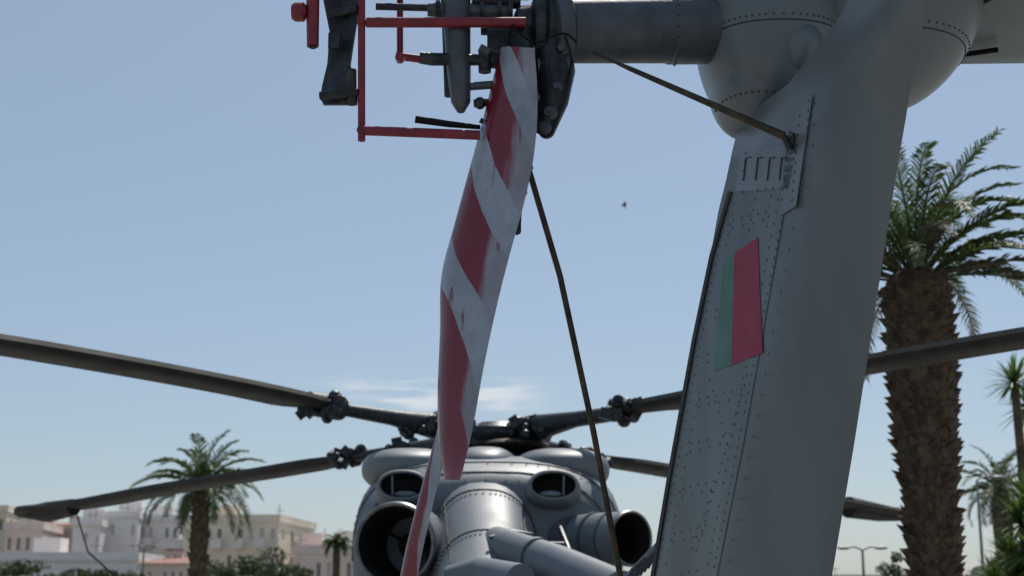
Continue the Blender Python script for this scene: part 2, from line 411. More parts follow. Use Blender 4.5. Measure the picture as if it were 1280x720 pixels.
b.tube([W(556,-40,5.85),W(560,60,5.85),W(562,120,5.85)],0.024,'dark',10)
b.tube([W(525,72,5.75),W(540,74,5.75),W(606,75,5.78)],[0.026,0.028,0.024],'dark',16)
b.tube([W(606,62,5.78),W(606,90,5.78)],0.028,'dark',14)
b.tube([W(600,74,5.8),W(660,80,5.82)],0.035,'dark',14)
b.tube([W(585,108,5.78),W(630,105,5.78)],0.018,'steel',10)
b.tube([W(592,129,5.78),W(640,126,5.78)],0.018,'dark',10); b.ell(W(600,129,5.77),(0.026,0.02,0.028),'dark',n=12,m=8)
b.tube([W(519,149,5.7),W(560,155,5.72),W(600,159,5.75)],[0.016,0.014,0.010],'black',10)
b.tube([W(535,12,5.8),W(590,14,5.8),W(640,16,5.82)],[0.03,0.034,0.036],'steel',16)
b.tube([W(590,-2,5.8),W(650,0,5.82)],0.04,'dark',16)
b.tube([W(470,8,5.8),W(545,10,5.8)],0.016,'dark',12)
b.box(W(625,45,5.84),(0.11,0.12,0.16),'dark'); b.box(W(640,95,5.84),(0.07,0.10,0.10),'dark')
for x in (545,600,622,636): b.lathe(W(x,13,5.8),V((1,0,0)),[(0,0.03),(0.0,0.045),(0.018,0.045),(0.018,0.03)],'dark',16)
b.tube([W(600,60,5.7),W(612,66,5.7)],0.02,'steel',8)
b.tube([W(600,150,5.75),W(640,172,5.78)],0.012,'dark',8)
P=[]
for i in range(40):
    t=i/39; P.append(W(640+80*t,30+18*math.sin(t*5)+40*t*t,5.66+0.03*math.sin(9*t)))
b.tube(P,0.005,'black',6)
P=[W(706+8*math.sin(i/12*3.1),45+i*5,5.68) for i in range(13)]
b.tube(P,0.005,'black',6)
b.obj('pitch_change_linkage',HELI,ang=40)

# ================================================================= ENGINE COWLING + FUSELAGE
CX=W(611,600,16).x
def ssec(cx,y,hw,ztop,zbot,pw=3.0,n=40):
    cz=(ztop+zbot)/2; hh=(ztop-zbot)/2; e=2/pw
    f=lambda w: math.copysign(abs(w)**e,w)
    return [V((cx+hw*f(math.cos(2*math.pi*j/n)),y,cz+hh*f(math.sin(2*math.pi*j/n)))) for j in range(n)]
zt=lambda py,Y:W(640,py,Y).z
b=B()
z0=EYE-0.6
b.loft([ssec(CX,14.75,0.55,zt(640,14.75),EYE+0.1,2.4),ssec(CX,14.8,1.10,zt(606,14.8),EYE-0.3,2.6),ssec(CX,14.95,1.30,zt(590,14.95),z0,2.8),ssec(CX,15.25,1.42,zt(578,15.25),z0,3.0),ssec(CX,15.8,1.475,zt(570,15.8),z0,3.2),
 ssec(CX-0.1,17.2,1.47,zt(568,16)-0.02,z0,3.2),ssec(CX-.25,19,1.4,zt(575,16),z0,3),ssec(CX-.4,21,1.2,zt(600,16),z0,2.6),ssec(CX-.5,22.5,0.7,zt(660,16),z0,2.3)],'cowl')
b.ell(W(515,590,16.4),(0.56,1.0,0.24),'cowl',n=40,m=24,pw=2.5)
b.ell(W(700,590,16.4),(0.56,1.0,0.24),'cowl',n=40,m=24,pw=2.5)
b.ell(W(606,592,16.5),(0.42,1.0,0.28),'cowl',n=40,m=24,pw=2.5)
b.loft([ssec(W(600,600,15.4).x,15.4,0.70,zt(592,15.4),z0,2.8),ssec(W(603,600,14.9).x,14.9,0.60,zt(600,14.9),z0,2.6),ssec(W(605,600,14.6).x,14.6,0.565,zt(612,14.6),z0,2.5),ssec(W(609,600,14.0).x,14.0,0.53,zt(655,14.0),z0,2.4),
 ssec(W(612,600,13.4).x,13.4,0.50,zt(700,13.4),z0,2.2),ssec(W(620,600,12.6).x,12.6,0.48,zt(728,12.6),z0,2.1),
 ssec(0.35,10,0.44,EYE+0.08,EYE-0.85,2.1),ssec(0.88,7.2,0.32,EYE+0.06,EYE-0.65,2.1),ssec(1.02,6.3,0.22,EYE+0.0,EYE-0.5,2.1),ssec(1.06,5.9,0.10,EYE-0.1,EYE-0.4,2.1)],'cowl')
b.obj('engine_cowling_and_tail_boom',HELI,ang=60)
b=B()
def sring(y,cx,hw,ztop,zbot,pw,r=0.006,g=1.004,a0=0.0,a1=math.pi):
    cz=(ztop+zbot)/2; hh=(ztop-zbot)/2; e=2/pw; f=lambda w: math.copysign(abs(w)**e,w)
    pp=[V((cx+hw*g*f(math.cos(a0+(a1-a0)*j/40)),y,cz+hh*g*f(math.sin(a0+(a1-a0)*j/40)))) for j in range(41)]
    b.tube(pp,r,'seam',6)
    for q in pp[3:-3]: b.ell(q+V((0,-0.05,-0.01)),(0.012,0.012,0.012),'rivet',n=8,m=4)
sring(15.25,CX,1.42,zt(578,15.25),z0,3.0)
sring(14.95,CX,1.30,zt(590,14.95),z0,2.8,r=0.005)
sring(14.6,W(605,600,14.6).x,0.565,zt(612,14.6),z0,2.5)
sring(13.9,W(609.5,600,13.9).x,0.525,zt(662,13.9),z0,2.36)
for sx in (-1,1):
    b.tube([V((W(605,600,14.6).x+sx*0.40,14.6,zt(612,14.6)-0.135)),V((W(609,600,14.0).x+sx*0.375,14.0,zt(655,14.0)-0.125)),V((W(612,600,13.4).x+sx*0.35,13.4,zt(700,13.4)-0.135))],0.006,'seam',6)
b.obj('cowling_seams',HELI)
def nozzle(b,o,d,r,depth,body,k='lip'):
    b.lathe(o,d,[(-body,r*0.80),(-body*0.5,r*0.97),(-0.08,r*1.0),(0,r*1.04),(0.03,r*1.0),(0.02,r*0.93),(-0.12,r*0.86),(-depth*0.5,r*0.82),(-depth,r*0.74),(-depth,0)],k,48,
            ['cowl','cowl','cowl',k,k,'exhaust','exhaust','exhaust','exhaust'])
b=B()
nozzle(b,W(494,680,14.0),V((-0.20,-1,-0.02)),0.395,0.9,1.3)
nozzle(b,W(788,673,14.1),V((0.62,-0.80,-0.02)),0.265,0.8,1.2)
for t in (0.25,0.5,0.75):
    o=W(788,673,14.1)+V((0.62,-0.80,-0.02)).normalized()*(-t); b.lathe(o,V((0.62,-0.80,-0.02)),[(0,0.263),(0.0,0.275),(0.03,0.275),(0.03,0.263)],'lip',40)
oc=W(494,680,14.0)+V((0.12,0.55,0)); b.ell(oc,(0.13,0.32,0.13),'exhaust',n=20,m=12)
for a in (0.5,2.6,4.7): b.tube([oc+V((math.cos(a)*.1,0.05,math.sin(a)*.1)),oc+V((math.cos(a)*.33,0.05,math.sin(a)*.33))],0.02,'exhaust',8)
b.obj('engine_exhaust',HELI)
b=B()
for (x,dx) in ((503,-1),(692,1)):
    R=Matrix.Rotation(math.radians(-12),3,'X')
    o=W(x,607,14.58)
    def rg(r1,r2,d,dz=0): return [o+R@V((r1*math.copysign(abs(math.cos(2*math.pi*j/40))**0.85,math.cos(2*math.pi*j/40)),d,dz+r2*math.sin(2*math.pi*j/40))) for j in range(40)]
    b.loft([rg(0.30,0.20,0.55),rg(0.285,0.185,0.10),rg(0.265,0.17,0.0),rg(0.245,0.15,-0.03),rg(0.225,0.13,-0.02)],'cowl',cap=False)
    b.loft([rg(0.225,0.13,-0.02),rg(0.21,0.12,0.06),rg(0.20,0.11,0.13),rg(0.001,0.001,0.14)],'black',cap=False)
    b.ell(o+V((-0.03*dx,0.03,-0.085)),(0.12,0.05,0.035),'cowl',n=20,m=10)
    b.tube([o+V((0.10*dx,0.0,-0.10)),o+V((0.105*dx,0.0,0.10))],0.010,'cowl',8)
b.obj('engine_vent_scoops',HELI,ang=60)
b=B()
b.tube([W(617,676,14.0),W(622,678,13.9),W(640,686,13.5),W(700,707,12.9),W(775,740,12.0)],[0.09,0.155,0.165,0.175,0.18],'cowl',28)
b.lathe(W(668,696,13.2),W(775,740,12.0)-W(640,686,13.5),[(0,0.17),(0,0.185),(0.05,0.185),(0.05,0.17)],'cowl',32)
b.tube([W(668,686,13.2)+V((0,0,0.05)),W(705,680,13.2)],0.02,'steel',10)
b.tube([W(560,722,13.0),W(600,716,12.9),W(650,728,12.4)],[0.10,0.14,0.16],'cowl',24)
b.tube([W(612,672,13.6),W(640,664,13.7),W(665,668,13.8)],0.018,'steel',10)
b.tube([W(700,660,14.2),W(712,690,13.9),W(735,705,13.6)],0.03,'dark',10)
b.obj('drive_shaft_cover',HELI)
b=B()
for i in range(8):
    a=W(783+i*5,726-i*4.5,7.2); b.box(a,(0.012,0.05,0.14),'steel',Matrix.Rotation(math.radians(28),3,'Y'))
b.tube([W(778,726,7.25),W(822,680,7.15)],0.012,'cowl',8)
b.obj('fin_vent_grille',HELI)
b=B()
b.loft([ssec(CX,12.2,0.5,EYE-0.35,EYE-0.9,2.3),ssec(CX,13.2,1.1,EYE-0.25,EYE-1.6,2.8),ssec(CX,14.4,1.35,EYE-0.15,0.75,3.4),ssec(CX-.1,17,1.4,EYE-0.15,0.6,3.6),ssec(CX-.35,21,1.4,EYE-0.15,0.6,3.6),
 ssec(CX-.5,23,1.3,EYE-0.2,0.65,3.0),ssec(CX-.6,24.6,0.9,EYE-0.7,0.85,2.5),ssec(CX-.65,25.4,0.3,EYE-1.1,1.1,2.2)],'cowl')
b.obj('cabin_fuselage',HELI)
b=B()
for sx in (-1,1):
    b.ell(V((CX-0.1+sx*1.75,17,0.85)),(0.5,1.6,0.4),'cowl',pw=2.5)
    for dx in (-0.15,0.15):
        b.lathe(V((CX-0.1+sx*1.85+dx-0.1,17,0.42)),V((1,0,0)),[(0,0),(0,0.2),(0.0,0.36),(0.04,0.42),(0.16,0.42),(0.2,0.36),(0.2,0.2),(0.2,0)],'black',28)
    b.tube([V((CX-0.1+sx*1.85,17,0.42)),V((CX-0.1+sx*1.6,17,0.9))],0.07,'steel')
for dx in (-0.2,0.05): b.lathe(V((CX-0.5+dx,23.4,0.33)),V((1,0,0)),[(0,0),(0,0.25),(0.03,0.33),(0.13,0.33),(0.16,0.25),(0.16,0)],'black',24)
b.tube([V((CX-0.5,23.4,0.33)),V((CX-0.5,23.4,0.9))],0.06,'steel')
b.obj('landing_gear',HELI)

# ================================================================= MAIN ROTOR
b=B(); YH=17.0
hc=W(622,548,YH)
b.lathe(hc-V((0,0,0.55)),V((0,-0.06,1)),[(0,0.45),(0.25,0.34),(0.45,0.30),(0.5,0.62),(0.58,0.66),(0.66,0.62),(0.68,0.3),(0.74,0.2),(0.75,0)],'dark',32)
b.ell(W(640,558,16.6),(0.45,0.5,0.08),'brass',n=24,m=10)
b.box(W(618,552,16.5),(0.5,0.2,0.10),'dark')
def arm(P,R,k='dark'):
    b.tube([W(*p) for p in P],R,k,14)
def lump(x,y,Y,s,n=14):
    for i in range(n):
        c=W(x+random.uniform(-s,s)*1.3,y+random.uniform(-s,s)*0.6,Y+random.uniform(-.15,.15)); r=random.uniform(0.03,0.075)
        if i%3==0: b.ell(c,(r,r,r),'dark',n=10,m=6)
        elif i%3==1: b.box(c,(r*2,r*1.5,r*1.6),'dark',Matrix.Rotation(random.uniform(0,3),3,'Y'))
        else: b.lathe(c,V((random.uniform(-1,1),-1,random.uniform(-1,1))),[(0,r),(r,r),(r*1.1,r*.5),(r*1.6,r*.5),(r*1.6,0)],'dark',8)
arm([(600,548,17),(540,532,16.5),(490,522,16.1),(430,512,15.6)],[0.17,0.15,0.09,0.07]); lump(525,532,16.4,18,24); lump(403,508,15.3,21,34)
arm([(425,510,15.6),(385,504,15.2)],[0.14,0.13])
arm([(600,552,17),(540,560,17.5),(480,566,17.9),(430,574,18.3)],[0.14,0.12,0.07,0.07]); lump(510,562,17.7,16,14); lump(430,572,18.2,16,24)
arm([(630,548,17),(665,536,16.4),(720,524,16.0),(790,514,15.5)],[0.17,0.16,0.09,0.08]); lump(660,534,16.3,16,26); lump(780,514,15.5,17,30)
arm([(640,554,17),(690,562,17.5),(725,570,17.9),(755,575,18.3)],[0.14,0.10,0.07,0.07]); lump(745,572,18.2,13,18); lump(700,564,17.7,10,8)
for x in (560,600,652,672): b.tube([W(x,548,16.6),W(x+6,574,16.5)],0.03,'dark',8)
for x in (575,590,660,640): b.lathe(W(x,546,16.5),V((0.1,-0.3,1)),[(0,0.06),(0.12,0.06),(0.13,0.03),(0.2,0.03),(0.2,0)],'dark',10)
b.obj('main_rotor_hub',HELI,ang=40)
def mblade(name,P,chord,key='blade',tip=True):
    b=B(); pts=[W(*p) for p in P]
    out=[]
    for i in range(len(pts)-1):
        for t in range(6): out.append((pts[i].lerp(pts[i+1],t/6)))
    out.append(pts[-1])
    for _ in range(6):
        out=[out[0]]+[(out[i-1]+out[i]*2+out[i+1])/4 for i in range(1,len(out)-1)]+[out[-1]]
    n=len(out); secs=[]
    for i,p in enumerate(out):
        t=(out[min(i+1,n-1)]-out[max(i-1,0)]).normalized(); c=t.cross(V((0,0,1))).normalized()
        if c.y<0: c=-c
        u=i/(n-1); w=chord
        if u<0.1: w=chord*(0.35+6.5*u)
        if tip and u>0.88: w=chord*(1.25-max(0,u-0.95)*18) if u>0.93 else chord*1.2
        w=max(w,0.04); th=0.074 if u>0.06 else 0.07
        up=V((0,0,1)); tw=c*math.cos(0.05)-up*math.sin(0.05)
        pr=[(-.35,0),(-.3,.7),(-.1,1),(.2,.7),(.65,0),(.2,-.6),(-.1,-.8),(-.3,-.6)]
        secs.append([p+tw*w*a+up*th*h for a,h in pr])
    b.loft(secs,key); return b.obj(name,HELI,ang=50)
mblade('main_rotor_blade_1',[(412,509,15.4),(330,490,14.6),(200,465,13.6),(0,430,12.2),(-260,395,10.6)],0.62)
mblade('main_rotor_blade_2',[(432,574,18.3),(330,592,19.2),(200,612,20.6),(100,632,21.8),(22,640,22.6)],0.62)
mblade('main_rotor_blade_3',[(785,513,15.5),(860,499,14.8),(960,478,14.1),(1090,455,13.2),(1280,422,12.0),(1500,390,10.8)],0.60)
mblade('main_rotor_blade_4',[(752,575,18.3),(840,589,19.2),(950,610,20.8),(1060,632,22.4),(1148,646,23.4)],0.62)
mblade('main_rotor_blade_5',[(622,552,17.6),(620,590,20),(616,630,23),(614,650,26)],0.62)
b=B(); 
b.tube([W(24,641,22.6),W(60,640,22.2),W(92,634,21.8)],[0.07,0.16,0.13],'blade',10)
b.tube([W(1060,634,22.4),W(1100,641,22.9),W(1145,646,23.3)],[0.17,0.14,0.07],'blade',10)
b.tube([W(95,640,21.8),W(110,690,21),W(160,735,20)],0.012,'black',6)
b.obj('blade_tip_socks',HELI)

# ================================================================= PALMS
def frond(b,base,az,el,L,droop,k,nl=34,lw=0.035,ll=0.42,rad=0.02):
    n=14; p=V(base); e=el; pts=[p.copy()]; dirs=[]
    for i in range(n):
        d=V((math.cos(az)*math.cos(e),math.sin(az)*math.cos(e),math.sin(e)))
        dirs.append(d); p=p+d*(L/n); pts.append(p.copy()); e-=droop/n*(0.5+i/n)
    dirs.append(dirs[-1])
    b.tube(pts[::2],[rad*(1-0.85*i/(len(pts[::2])-1)) for i in range(len(pts[::2]))],k,5,cap=False)
    side0=V((-math.sin(az),math.cos(az),0))
    for j in range(nl):
        t=0.12+0.88*j/(nl-1); m=t*n; a=min(int(m),n-1); q=pts[a].lerp(pts[a+1],m-a); d=dirs[a]; up=side0.cross(d); 
        if up.z<0: up=-up
        l=ll*(0.35+0.65*math.sin(math.pi*min(1,t*0.8+0.18)))*random.uniform(.85,1.1)
        for s in (-1,1):
            dd=(side0*s*random.uniform(0.6,0.9)+d*random.uniform(0.7,1.1)+up*random.uniform(0.1,0.5)).normalized()
            mid=q+dd*l*0.55; tip=q+dd*l+V((0,0,-1))*l*random.uniform(0.1,0.35)
            w=d*lw*0.5
            b.poly([q-w,q+w,mid+w*0.9,tip,mid-w*0.9],k)
def palm(name,base,top,r0,r1,bulge,nf,L,ll,lw,elr,seedv,scales=True,scale_sz=0.15,ring=0.13,nl=34,droop=(1.0,1.9)):
    random.seed(seedv); e=empty(name,base)
    b=B(); base=V(base);top=V(top); H=(top-base).length
    def rad(t): 
        r=lerp(r0,r1,t)
        return r+bulge*math.exp(-((t-0.86)/0.2)**2)
    n=24; b.tube([base.lerp(top,i/n) for i in range(n+1)],[rad(i/n)*(0.93 if scales else 1) for i in range(n+1)],'trunk',24)
    b.ell(top,(rad(1)*0.9,rad(1)*0.9,rad(1)*0.6),'trunk')
    if scales:
        nr=int(H/ring)
        for i in range(nr):
            t=i/nr
            if (1-t)*H>7.5: continue
            r=rad(t); m=int(2*math.pi*r/scale_sz); 
            for j in range(m):
                if random.random()<0.06: continue
                th=2*math.pi*(j+0.5*(i%2))/m+random.uniform(-.08,.08); c=base.lerp(top,t)+V((math.cos(th)*r*0.9,math.sin(th)*r*0.9,random.uniform(-.035,.035)))
                o=V((math.cos(th),math.sin(th),0)); s=V((-math.sin(th),math.cos(th),0)); w=scale_sz*random.uniform(0.45,0.65); h=ring*random.uniform(0.7,1.2); pr=random.uniform(0.03,0.13)
                A=c-s*w; Cc=c+s*w; D=c-V((0,0,h*0.9)); T_=c+V((0,0,h*0.5))+o*0.02; tip=c+o*pr+s*random.uniform(-.02,.02)+V((0,0,h*random.uniform(0.2,0.8)))
                for q in ((A,D,tip),(D,Cc,tip),(Cc,T_,tip),(T_,A,tip)): b.poly(q,'trunk')
    b.obj('trunk',e,smooth=False)
    b=B()
    for i in range(nf):
        az=i*2.39996+random.uniform(-.2,.2); u=i/(nf-1); el=lerp(elr[0],elr[1],u**0.8)+random.uniform(-.12,.12)
        k='dryfrond' if u>0.7 and random.random()<0.6 else 'frond'
        ofs=V((math.cos(az),math.sin(az),0))*rad(1)*0.6*u
        frond(b,top+ofs+V((0,0,0.1)),az,el,L*random.uniform(0.85,1.1),random.uniform(*droop),k,nl=nl,ll=ll,lw=lw)
    b.obj('crown',e,smooth=False)
    return e
tp=W(1146,358,16.5); palm('canary_palm_tree',(tp.x+0.0,16.5,0),tp,0.22,0.37,0.06,46,2.0,0.27,0.028,(1.5,0.1),3,nl=52,scale_sz=0.13,ring=0.11,droop=(0.9,2.1))
tp=W(252,612,40); palm('palm_tree',(tp.x,40,0),tp,0.25,0.21,0.04,38,1.85,0.42,0.05,(1.4,-0.4),11,scales=True,scale_sz=0.2,ring=0.2,nl=26,droop=(0.9,1.9))
tp=W(1250,615,46); palm('palm_tree',(tp.x+0.1,46,0),tp,0.26,0.24,0.08,34,1.6,0.40,0.05,(1.5,-0.5),13,scales=False,nl=20)
tp=W(421,682,75); palm('palm_tree',(tp.x,75,0),tp,0.2,0.16,0.03,26,0.8,0.35,0.08,(1.2,-0.3),17,scales=False,nl=14)
def rosette(name,c,base,n,L,w,k,seedv,stem=0.05):
    random.seed(seedv); e=empty(name,base); b=B()
    b.tube([V(base),V(c)],[stem*1.4,stem],'trunk',10); b.obj('stem',e,smooth=False); b=B()
    for i in range(n):
        az=random.uniform(0,6.283); el=random.uniform(-0.6,1.5); l=L*random.uniform(.75,1.1)
        d=V((math.cos(az)*math.cos(el),math.sin(az)*math.cos(el),math.sin(el))); s=V((-math.sin(az),math.cos(az),0))*w/2; 
        a=V(c); m=a+d*l*0.5; t=a+d*l+V((0,0,-0.12*l))
        b.poly([a-s,a,m,m-s],k); b.poly([a,a+s,m+s,m],k); b.poly([m-s,m,t],k); b.poly([m,m+s,t],k)
    b.obj('leaves',e,smooth=False); return e
c=W(1268,478,24); rosette('yucca_plant',c,(c.x+0.1,24,0),90,0.60,0.05,'agave',21,0.07)
c=W(1286,510,24.5); rosette('yucca_plant',c,(c.x+0.05,24.5,0),90,0.65,0.05,'agave',22,0.07)
for i,(x,y,Y) in enumerate(((1278,655,20),(1262,700,20.5),(1290,690,19.5),(1272,725,20),(1244,735,21),(1285,630,20.3))):
    c=W(x,y,Y); rosette('yucca_plant',c,(c.x,Y,0),120,0.55,0.055,'agave',30+i)
# ================================================================= FOLIAGE MASSES
def foliage(name,clumps,k='leaf',leaf=0.22,dens=260,seedv=1):
    random.seed(seedv); e=empty(name,(clumps[0][0].x,clumps[0][0].y,0)); b=B()
    for c,r in clumps:
        for s in range(6):
            sc=V(c)+V((random.gauss(0,.45)*r[0],random.gauss(0,.45)*r[1],random.gauss(0,.4)*r[2])); sr=random.uniform(.35,.65)
            for i in range(dens//6):
                d=V((random.gauss(0,1),random.gauss(0,1),random.gauss(0,1))).normalized()*random.uniform(.6,1.05)*sr
                p=sc+V((d.x*r[0],d.y*r[1],d.z*r[2])); a=V((random.gauss(0,1),random.gauss(0,1),random.gauss(0,1))).normalized(); q=a.orthogonal().normalized(); w=leaf*random.uniform(.6,1.3)
                b.poly([p-a*w*.5,p+q*w*.3,p+a*w*.5,p-q*w*.3],k)
    b.obj('crown',e,smooth=False)
    b=B()
    for c,r in clumps:
        t=V(c); b.tube([V((t.x,t.y,0)),V((t.x+.1,t.y,t.z*0.6)),t],[0.16,0.12,0.05],'trunk',8)
        for q in range(3): b.tube([V((t.x,t.y,t.z*0.7)),t+V((random.uniform(-.6,.6)*r[0],random.uniform(-.5,.5)*r[1],random.uniform(0,.5)*r[2]))],[0.06,0.02],'trunk',6)
    b.obj('trunks',e)
def cl(x,y,Y,r): return (W(x,y,Y),r)
foliage('broadleaf_tree',[cl(285,716,80,(1.2,1.2,.7)),cl(318,712,80,(1.3,1.2,.75)),cl(350,714,80,(1.2,1.2,.7)),cl(370,722,80,(1,1.2,.6))],dens=900,leaf=0.2,seedv=4)
foliage('broadleaf_tree',[cl(115,722,85,(1.6,1.2,.6)),cl(40,718,85,(2.0,1.2,.6)),cl(0,716,85,(2.0,1.2,.6)),cl(160,724,85,(1.4,1.2,.5))],dens=700,leaf=0.22,seedv=5)
foliage('broadleaf_tree',[cl(1118,718,40,(.45,.45,.4)),cl(1235,728,40,(.6,.6,.6))],dens=500,leaf=0.13,seedv=6)
foliage('broadleaf_tree',[cl(405,735,90,(2,1.4,.9)),cl(450,738,90,(2,1.4,.9))],dens=500,leaf=0.3,seedv=8)

# ================================================================= BUILDINGS
def building(name,x0,x1,ytop,Y,depth,wall,nx,roof='flat',rot=0,balc=False,storey=3.0):
    px_m=Y/FPX; w=(x1-x0)*px_m; cx=((x0+x1)/2-640)*px_m; h=W(640,ytop,Y).z
    e=empty(name,(cx,Y,0)); R=Matrix.Rotation(rot,3,'Z'); O=V((cx,Y,0))
    b=B(); g=B(); bl=B(); ny=max(1,round(h/storey)); sh=h/ny
    def fac(o,u,nrm,w,nx):
        cw=w/nx
        for i in range(nx):
            for j in range(ny):
                a=i*cw; z=j*sh
                wa=a+cw*0.32; wb=a+cw*0.68; za=z+sh*(0.12 if balc and i%2 else 0.38); zb=z+sh*0.76; d=nrm*-0.22
                P=lambda s,t,dd=V((0,0,0)): o+u*s+V((0,0,t))+dd
                if random.random()<0.2: 
                    b.poly([P(a,z),P(a+cw,z),P(a+cw,z+sh),P(a,z+sh)],wall); continue
                b.poly([P(a,z),P(a+cw,z),P(a+cw,za),P(a,za)],wall); b.poly([P(a,zb),P(a+cw,zb),P(a+cw,z+sh),P(a,z+sh)],wall)
                b.poly([P(a,za),P(wa,za),P(wa,zb),P(a,zb)],wall); b.poly([P(wb,za),P(a+cw,za),P(a+cw,zb),P(wb,zb)],wall)
                b.poly([P(wa,za),P(wb,za),P(wb,za,d),P(wa,za,d)],wall); b.poly([P(wa,zb,d),P(wb,zb,d),P(wb,zb),P(wa,zb)],wall)
                b.poly([P(wa,za),P(wa,za,d),P(wa,zb,d),P(wa,zb)],wall); b.poly([P(wb,za,d),P(wb,za),P(wb,zb),P(wb,zb,d)],wall)
                shut=random.random()<0.35
                g.poly([P(wa,za,d),P(wb,za,d),P(wb,zb,d),P(wa,zb,d)],'rail' if shut else 'glass')
                g.box(P((wa+wb)/2,(za+zb)/2,d*0.8),(0.07,0.05,zb-za),'rail',R)
                if balc and j>0 and i%2:
                    c=P(a+cw*.5,z+0.06)+nrm*0.6; bl.box(c,(cw*0.95,1.2,0.14),'rail',R); bl.box(P(a+cw*.5,z+0.6)+nrm*1.15,(cw*0.95,0.1,0.95),'rail',R)
    ux=R@V((1,0,0)); uy=R@V((0,1,0))
    c0=O-ux*w/2
    fac(c0,ux,-uy,w,nx); fac(c0+ux*w,uy,ux,depth,max(2,int(depth/4))); fac(c0+uy*depth,-uy,-ux,depth,max(2,int(depth/4))); fac(c0+ux*w+uy*depth,-ux,uy,w,nx)
    b.obj('walls',e,smooth=False); g.obj('windows',e,smooth=False)
    if balc: bl.obj('balconies',e,smooth=False)
    b=B(); mid=O+uy*depth/2
    if roof=='flat':
        b.box(mid+V((0,0,h+0.1)),(w+0.3,depth+0.3,0.2),'rail',R)
        for s in (-1,1): b.box(mid+uy*s*(depth/2)+V((0,0,h+0.5)),(w+0.3,0.2,0.6),wall,R); b.box(mid+ux*s*(w/2-.02)+V((0,0,h+0.5)),(0.2,depth-0.3,0.6),wall,R)
        b.box(mid+ux*w*random.uniform(-.3,.3)+V((0,0,h+1.2)),(2.4,2.4,2.0),wall,R)
        for i in range(3):
            q=mid+ux*w*random.uniform(-.45,.45)-uy*depth*random.uniform(0,.4); b.tube([q+V((0,0,h)),q+V((0,0,h+random.uniform(1.5,2.6)))],0.05,'metalp',6)
            q2=q+V((0,0,h+1.4)); b.tube([q2-ux*.5,q2+ux*.5],0.03,'metalp',5)
    else:
        rh=min(w,depth)*0.14; a=[mid+ux*sx*(w/2+.4)+uy*sy*(depth/2+.4)+V((0,0,h)) for sx,sy in((-1,-1),(1,-1),(1,1),(-1,1))]
        r1=mid-ux*(w/2-1)*.8+V((0,0,h+rh)); r2=mid+ux*(w/2-1)*.8+V((0,0,h+rh))
        b.poly([a[0],a[1],r2,r1],'tile'); b.poly([a[1],a[2],r2],'tile'); b.poly([a[2],a[3],r1,r2],'tile'); b.poly([a[3],a[0],r1],'tile'); b.poly([a[3],a[2],a[1],a[0]],'rail')
        for i in range(2):
            q=mid+ux*w*random.uniform(-.3,.3)+V((0,0,h+rh*0.9)); b.box(q,(0.6,0.6,1.3),wall,R); b.box(q+V((0,0,.7)),(0.75,0.75,0.12),'tile',R)
    b.obj('roof',e,smooth=False)
random.seed(5)
building('apartment_building',-80,14,640,165,14,'wcream',7,'flat',0.1)
building('apartment_building',16,60,662,150,12,'wpink',4,'flat',0.12)
building('apartment_building',56,100,656,162,12,'wpink',4,'tile',0.05)
building('apartment_building',98,132,658,156,12,'wwhite',3,'flat',0.05)
building('apartment_building',129,178,648,160,14,'wwhite',4,'flat',0.08)
building('apartment_building',180,229,652,163,14,'wwhite',5,'flat',0.02,True)
building('apartment_building',232,353,653,150,16,'wcream',9,'flat',-0.10,True)
building('town_house',182,248,704,118,10,'wpink',7,'tile',0.05)
building('town_house',372,446,692,140,12,'wpink',6,'flat',0.1)
building('town_house',400,440,686,165,10,'wwhite',4,'flat',0.0)
building('apartment_building',450,700,705,190,14,'wwhite',14,'flat',0.0)
building('town_house',-140,180,702,125,10,'wwhite',18,'flat',0.0)
building('town_house',860,1300,728,150,12,'wwhite',18,'flat',0.0)

# ================================================================= LAMPS / POLES
def lamp(x,ytop,Y,arms=1,r=0.06):
    t=W(x,ytop,Y); e=empty('street_lamp',(t.x,Y,0)); b=B()
    b.tube([V((t.x,Y,0)),V((t.x,Y,1)),t],[r*1.6,r*1.2,r*0.7],'metalp',10); b.obj('pole',e); b=B()
    for s in ((1,) if arms==1 else (-1,1)):
        b.tube([t,t+V((s*.25,0,0.12)),t+V((s*.5,0,.1))],r*0.5,'metalp',8); b.ell(t+V((s*.65,0,.08)),(.24,.12,.06),'metalp',n=14,m=8)
    b.obj('lamp_heads',e)
lamp(1221,600,42,1,0.05); lamp(1078,688,50,2); lamp(180,684,90,2,0.08)
e=empty('bird',W(781,256,45)); c=W(781,256,45); b=B()
b.ell(c,(0.03,0.05,0.08),'black',n=12,m=8); b.ell(c+V((0.0,-0.02,0.09)),(0.022,0.022,0.025),'black',n=10,m=6)
b.poly([c+V((0,0,.03)),c+V((-.07,.05,.06)),c+V((-.10,.07,-.03)),c+V((0,0,-.04))],'black'); b.poly([c+V((0,0,.03)),c+V((.05,.05,.08)),c+V((.07,.07,-.0)),c+V((0,0,-.04))],'black')
b.poly([c+V((0,0,-.05)),c+V((-.03,0,-.12)),c+V((.03,0,-.12))],'black')
b.obj('body',e)

# ================================================================= GROUND
b=B(); b.poly([(-2500,-500,0),(2500,-500,0),(2500,4000,0),(-2500,4000,0)],'earth'); b.obj('ground',smooth=False)
b=B(); b.poly([(-40,-20,.004),(40,-20,.004),(40,36,.004),(-40,36,.004)],'conc'); b.obj('pavement',smooth=False)
b=B(); b.poly([(-200,96,.004),(200,96,.004),(200,104,.004),(-200,104,.004)],'asphalt')
for i in range(-40,40): b.poly([(i*5,99.9,.008),(i*5+2.5,99.9,.008),(i*5+2.5,100.1,.008),(i*5,100.1,.008)],'line')
b.box((0,95.9,.06),(400,.2,.13),'conc'); b.box((0,104.1,.06),(400,.2,.13),'conc'); b.obj('road',smooth=False)

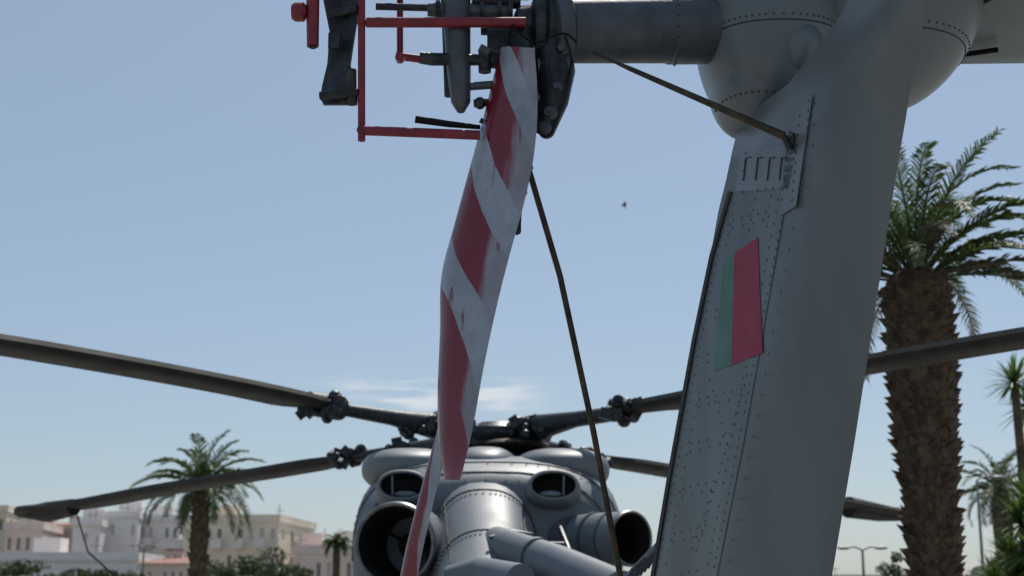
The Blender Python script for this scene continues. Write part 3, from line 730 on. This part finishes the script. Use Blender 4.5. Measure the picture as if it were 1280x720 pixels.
# ================================================================= LIGHT / SKY
sd=V((0.16,0.50,0.85)).normalized()
el=math.asin(sd.z); rot=math.atan2(sd.x,sd.y)
w=bpy.data.worlds.new('World'); scene.world=w; w.use_nodes=True; nt=w.node_tree
bg=nt.nodes['Background']; sky=nt.nodes.new('ShaderNodeTexSky'); sky.sky_type='NISHITA'; sky.sun_disc=False
sky.sun_elevation=el; sky.sun_rotation=rot; sky.air_density=1.0; sky.dust_density=0.9; sky.ozone_density=2.0; sky.altitude=10
tc=nt.nodes.new('ShaderNodeTexCoord'); sx=nt.nodes.new('ShaderNodeSeparateXYZ'); nt.links.new(tc.outputs['Generated'],sx.inputs[0])
mp=nt.nodes.new('ShaderNodeMapping'); mp.inputs['Scale'].default_value=(14,14,110); nt.links.new(tc.outputs['Generated'],mp.inputs[0])
nz=nt.nodes.new('ShaderNodeTexNoise'); nz.inputs['Scale'].default_value=1.4; nz.inputs['Detail'].default_value=7; nt.links.new(mp.outputs[0],nz.inputs['Vector'])
def mr(src,a,b_,c,d):
    n=nt.nodes.new('ShaderNodeMapRange'); n.interpolation_type='SMOOTHSTEP'
    for k,v in zip(('From Min','From Max','To Min','To Max'),(a,b_,c,d)): n.inputs[k].default_value=v
    nt.links.new(src,n.inputs['Value']); return n.outputs[0]
def mul(a,b_):
    n=nt.nodes.new('ShaderNodeMath'); n.operation='MULTIPLY'
    for i,x in enumerate((a,b_)):
        if isinstance(x,float): n.inputs[i].default_value=x
        else: nt.links.new(x,n.inputs[i])
    return n.outputs[0]
# thin atmospheric haze over the clear-sky model
hz=nt.nodes.new('ShaderNodeMixRGB'); hz.inputs[0].default_value=0.42; nt.links.new(sky.outputs[0],hz.inputs[1]); hz.inputs[2].default_value=(4.0,5.1,6.3,1)
band=mul(mr(sx.outputs[2],0.126,0.138,0,1),mr(sx.outputs[2],0.146,0.158,1,0))
azm=mul(mr(sx.outputs[0],-0.16,-0.08,0,1),mr(sx.outputs[0],-0.01,0.04,1,0))
cl_=mul(mul(band,azm),mr(nz.outputs['Fac'],0.40,0.62,0,0.8))
mix=nt.nodes.new('ShaderNodeMixRGB'); nt.links.new(cl_,mix.inputs[0]); nt.links.new(hz.outputs[0],mix.inputs[1]); mix.inputs[2].default_value=(7.6,8.0,8.4,1)
nt.links.new(mix.outputs[0],bg.inputs[0]); bg.inputs[1].default_value=0.096
ld=bpy.data.lights.new('sun','SUN'); ld.energy=4.5; ld.angle=math.radians(0.5); ld.color=(1,0.95,0.87)
lo=bpy.data.objects.new('sun',ld); scene.collection.objects.link(lo); lo.rotation_euler=(-sd).to_track_quat('-Z','Y').to_euler()
# camera
cd=bpy.data.cameras.new('camera'); cam=bpy.data.objects.new('camera',cd); scene.collection.objects.link(cam)
cam.location=EYEP; cam.rotation_euler=(math.pi/2+PITCH,0,0); cd.sensor_width=36; cd.lens=36*FPX/1280; cd.clip_end=8000; cd.clip_start=0.05
cd.dof.use_dof=True; cd.dof.focus_distance=6.0; cd.dof.aperture_fstop=3.4
scene.camera=cam
scene.view_settings.view_transform='Standard'; scene.view_settings.look='None'; scene.view_settings.exposure=0
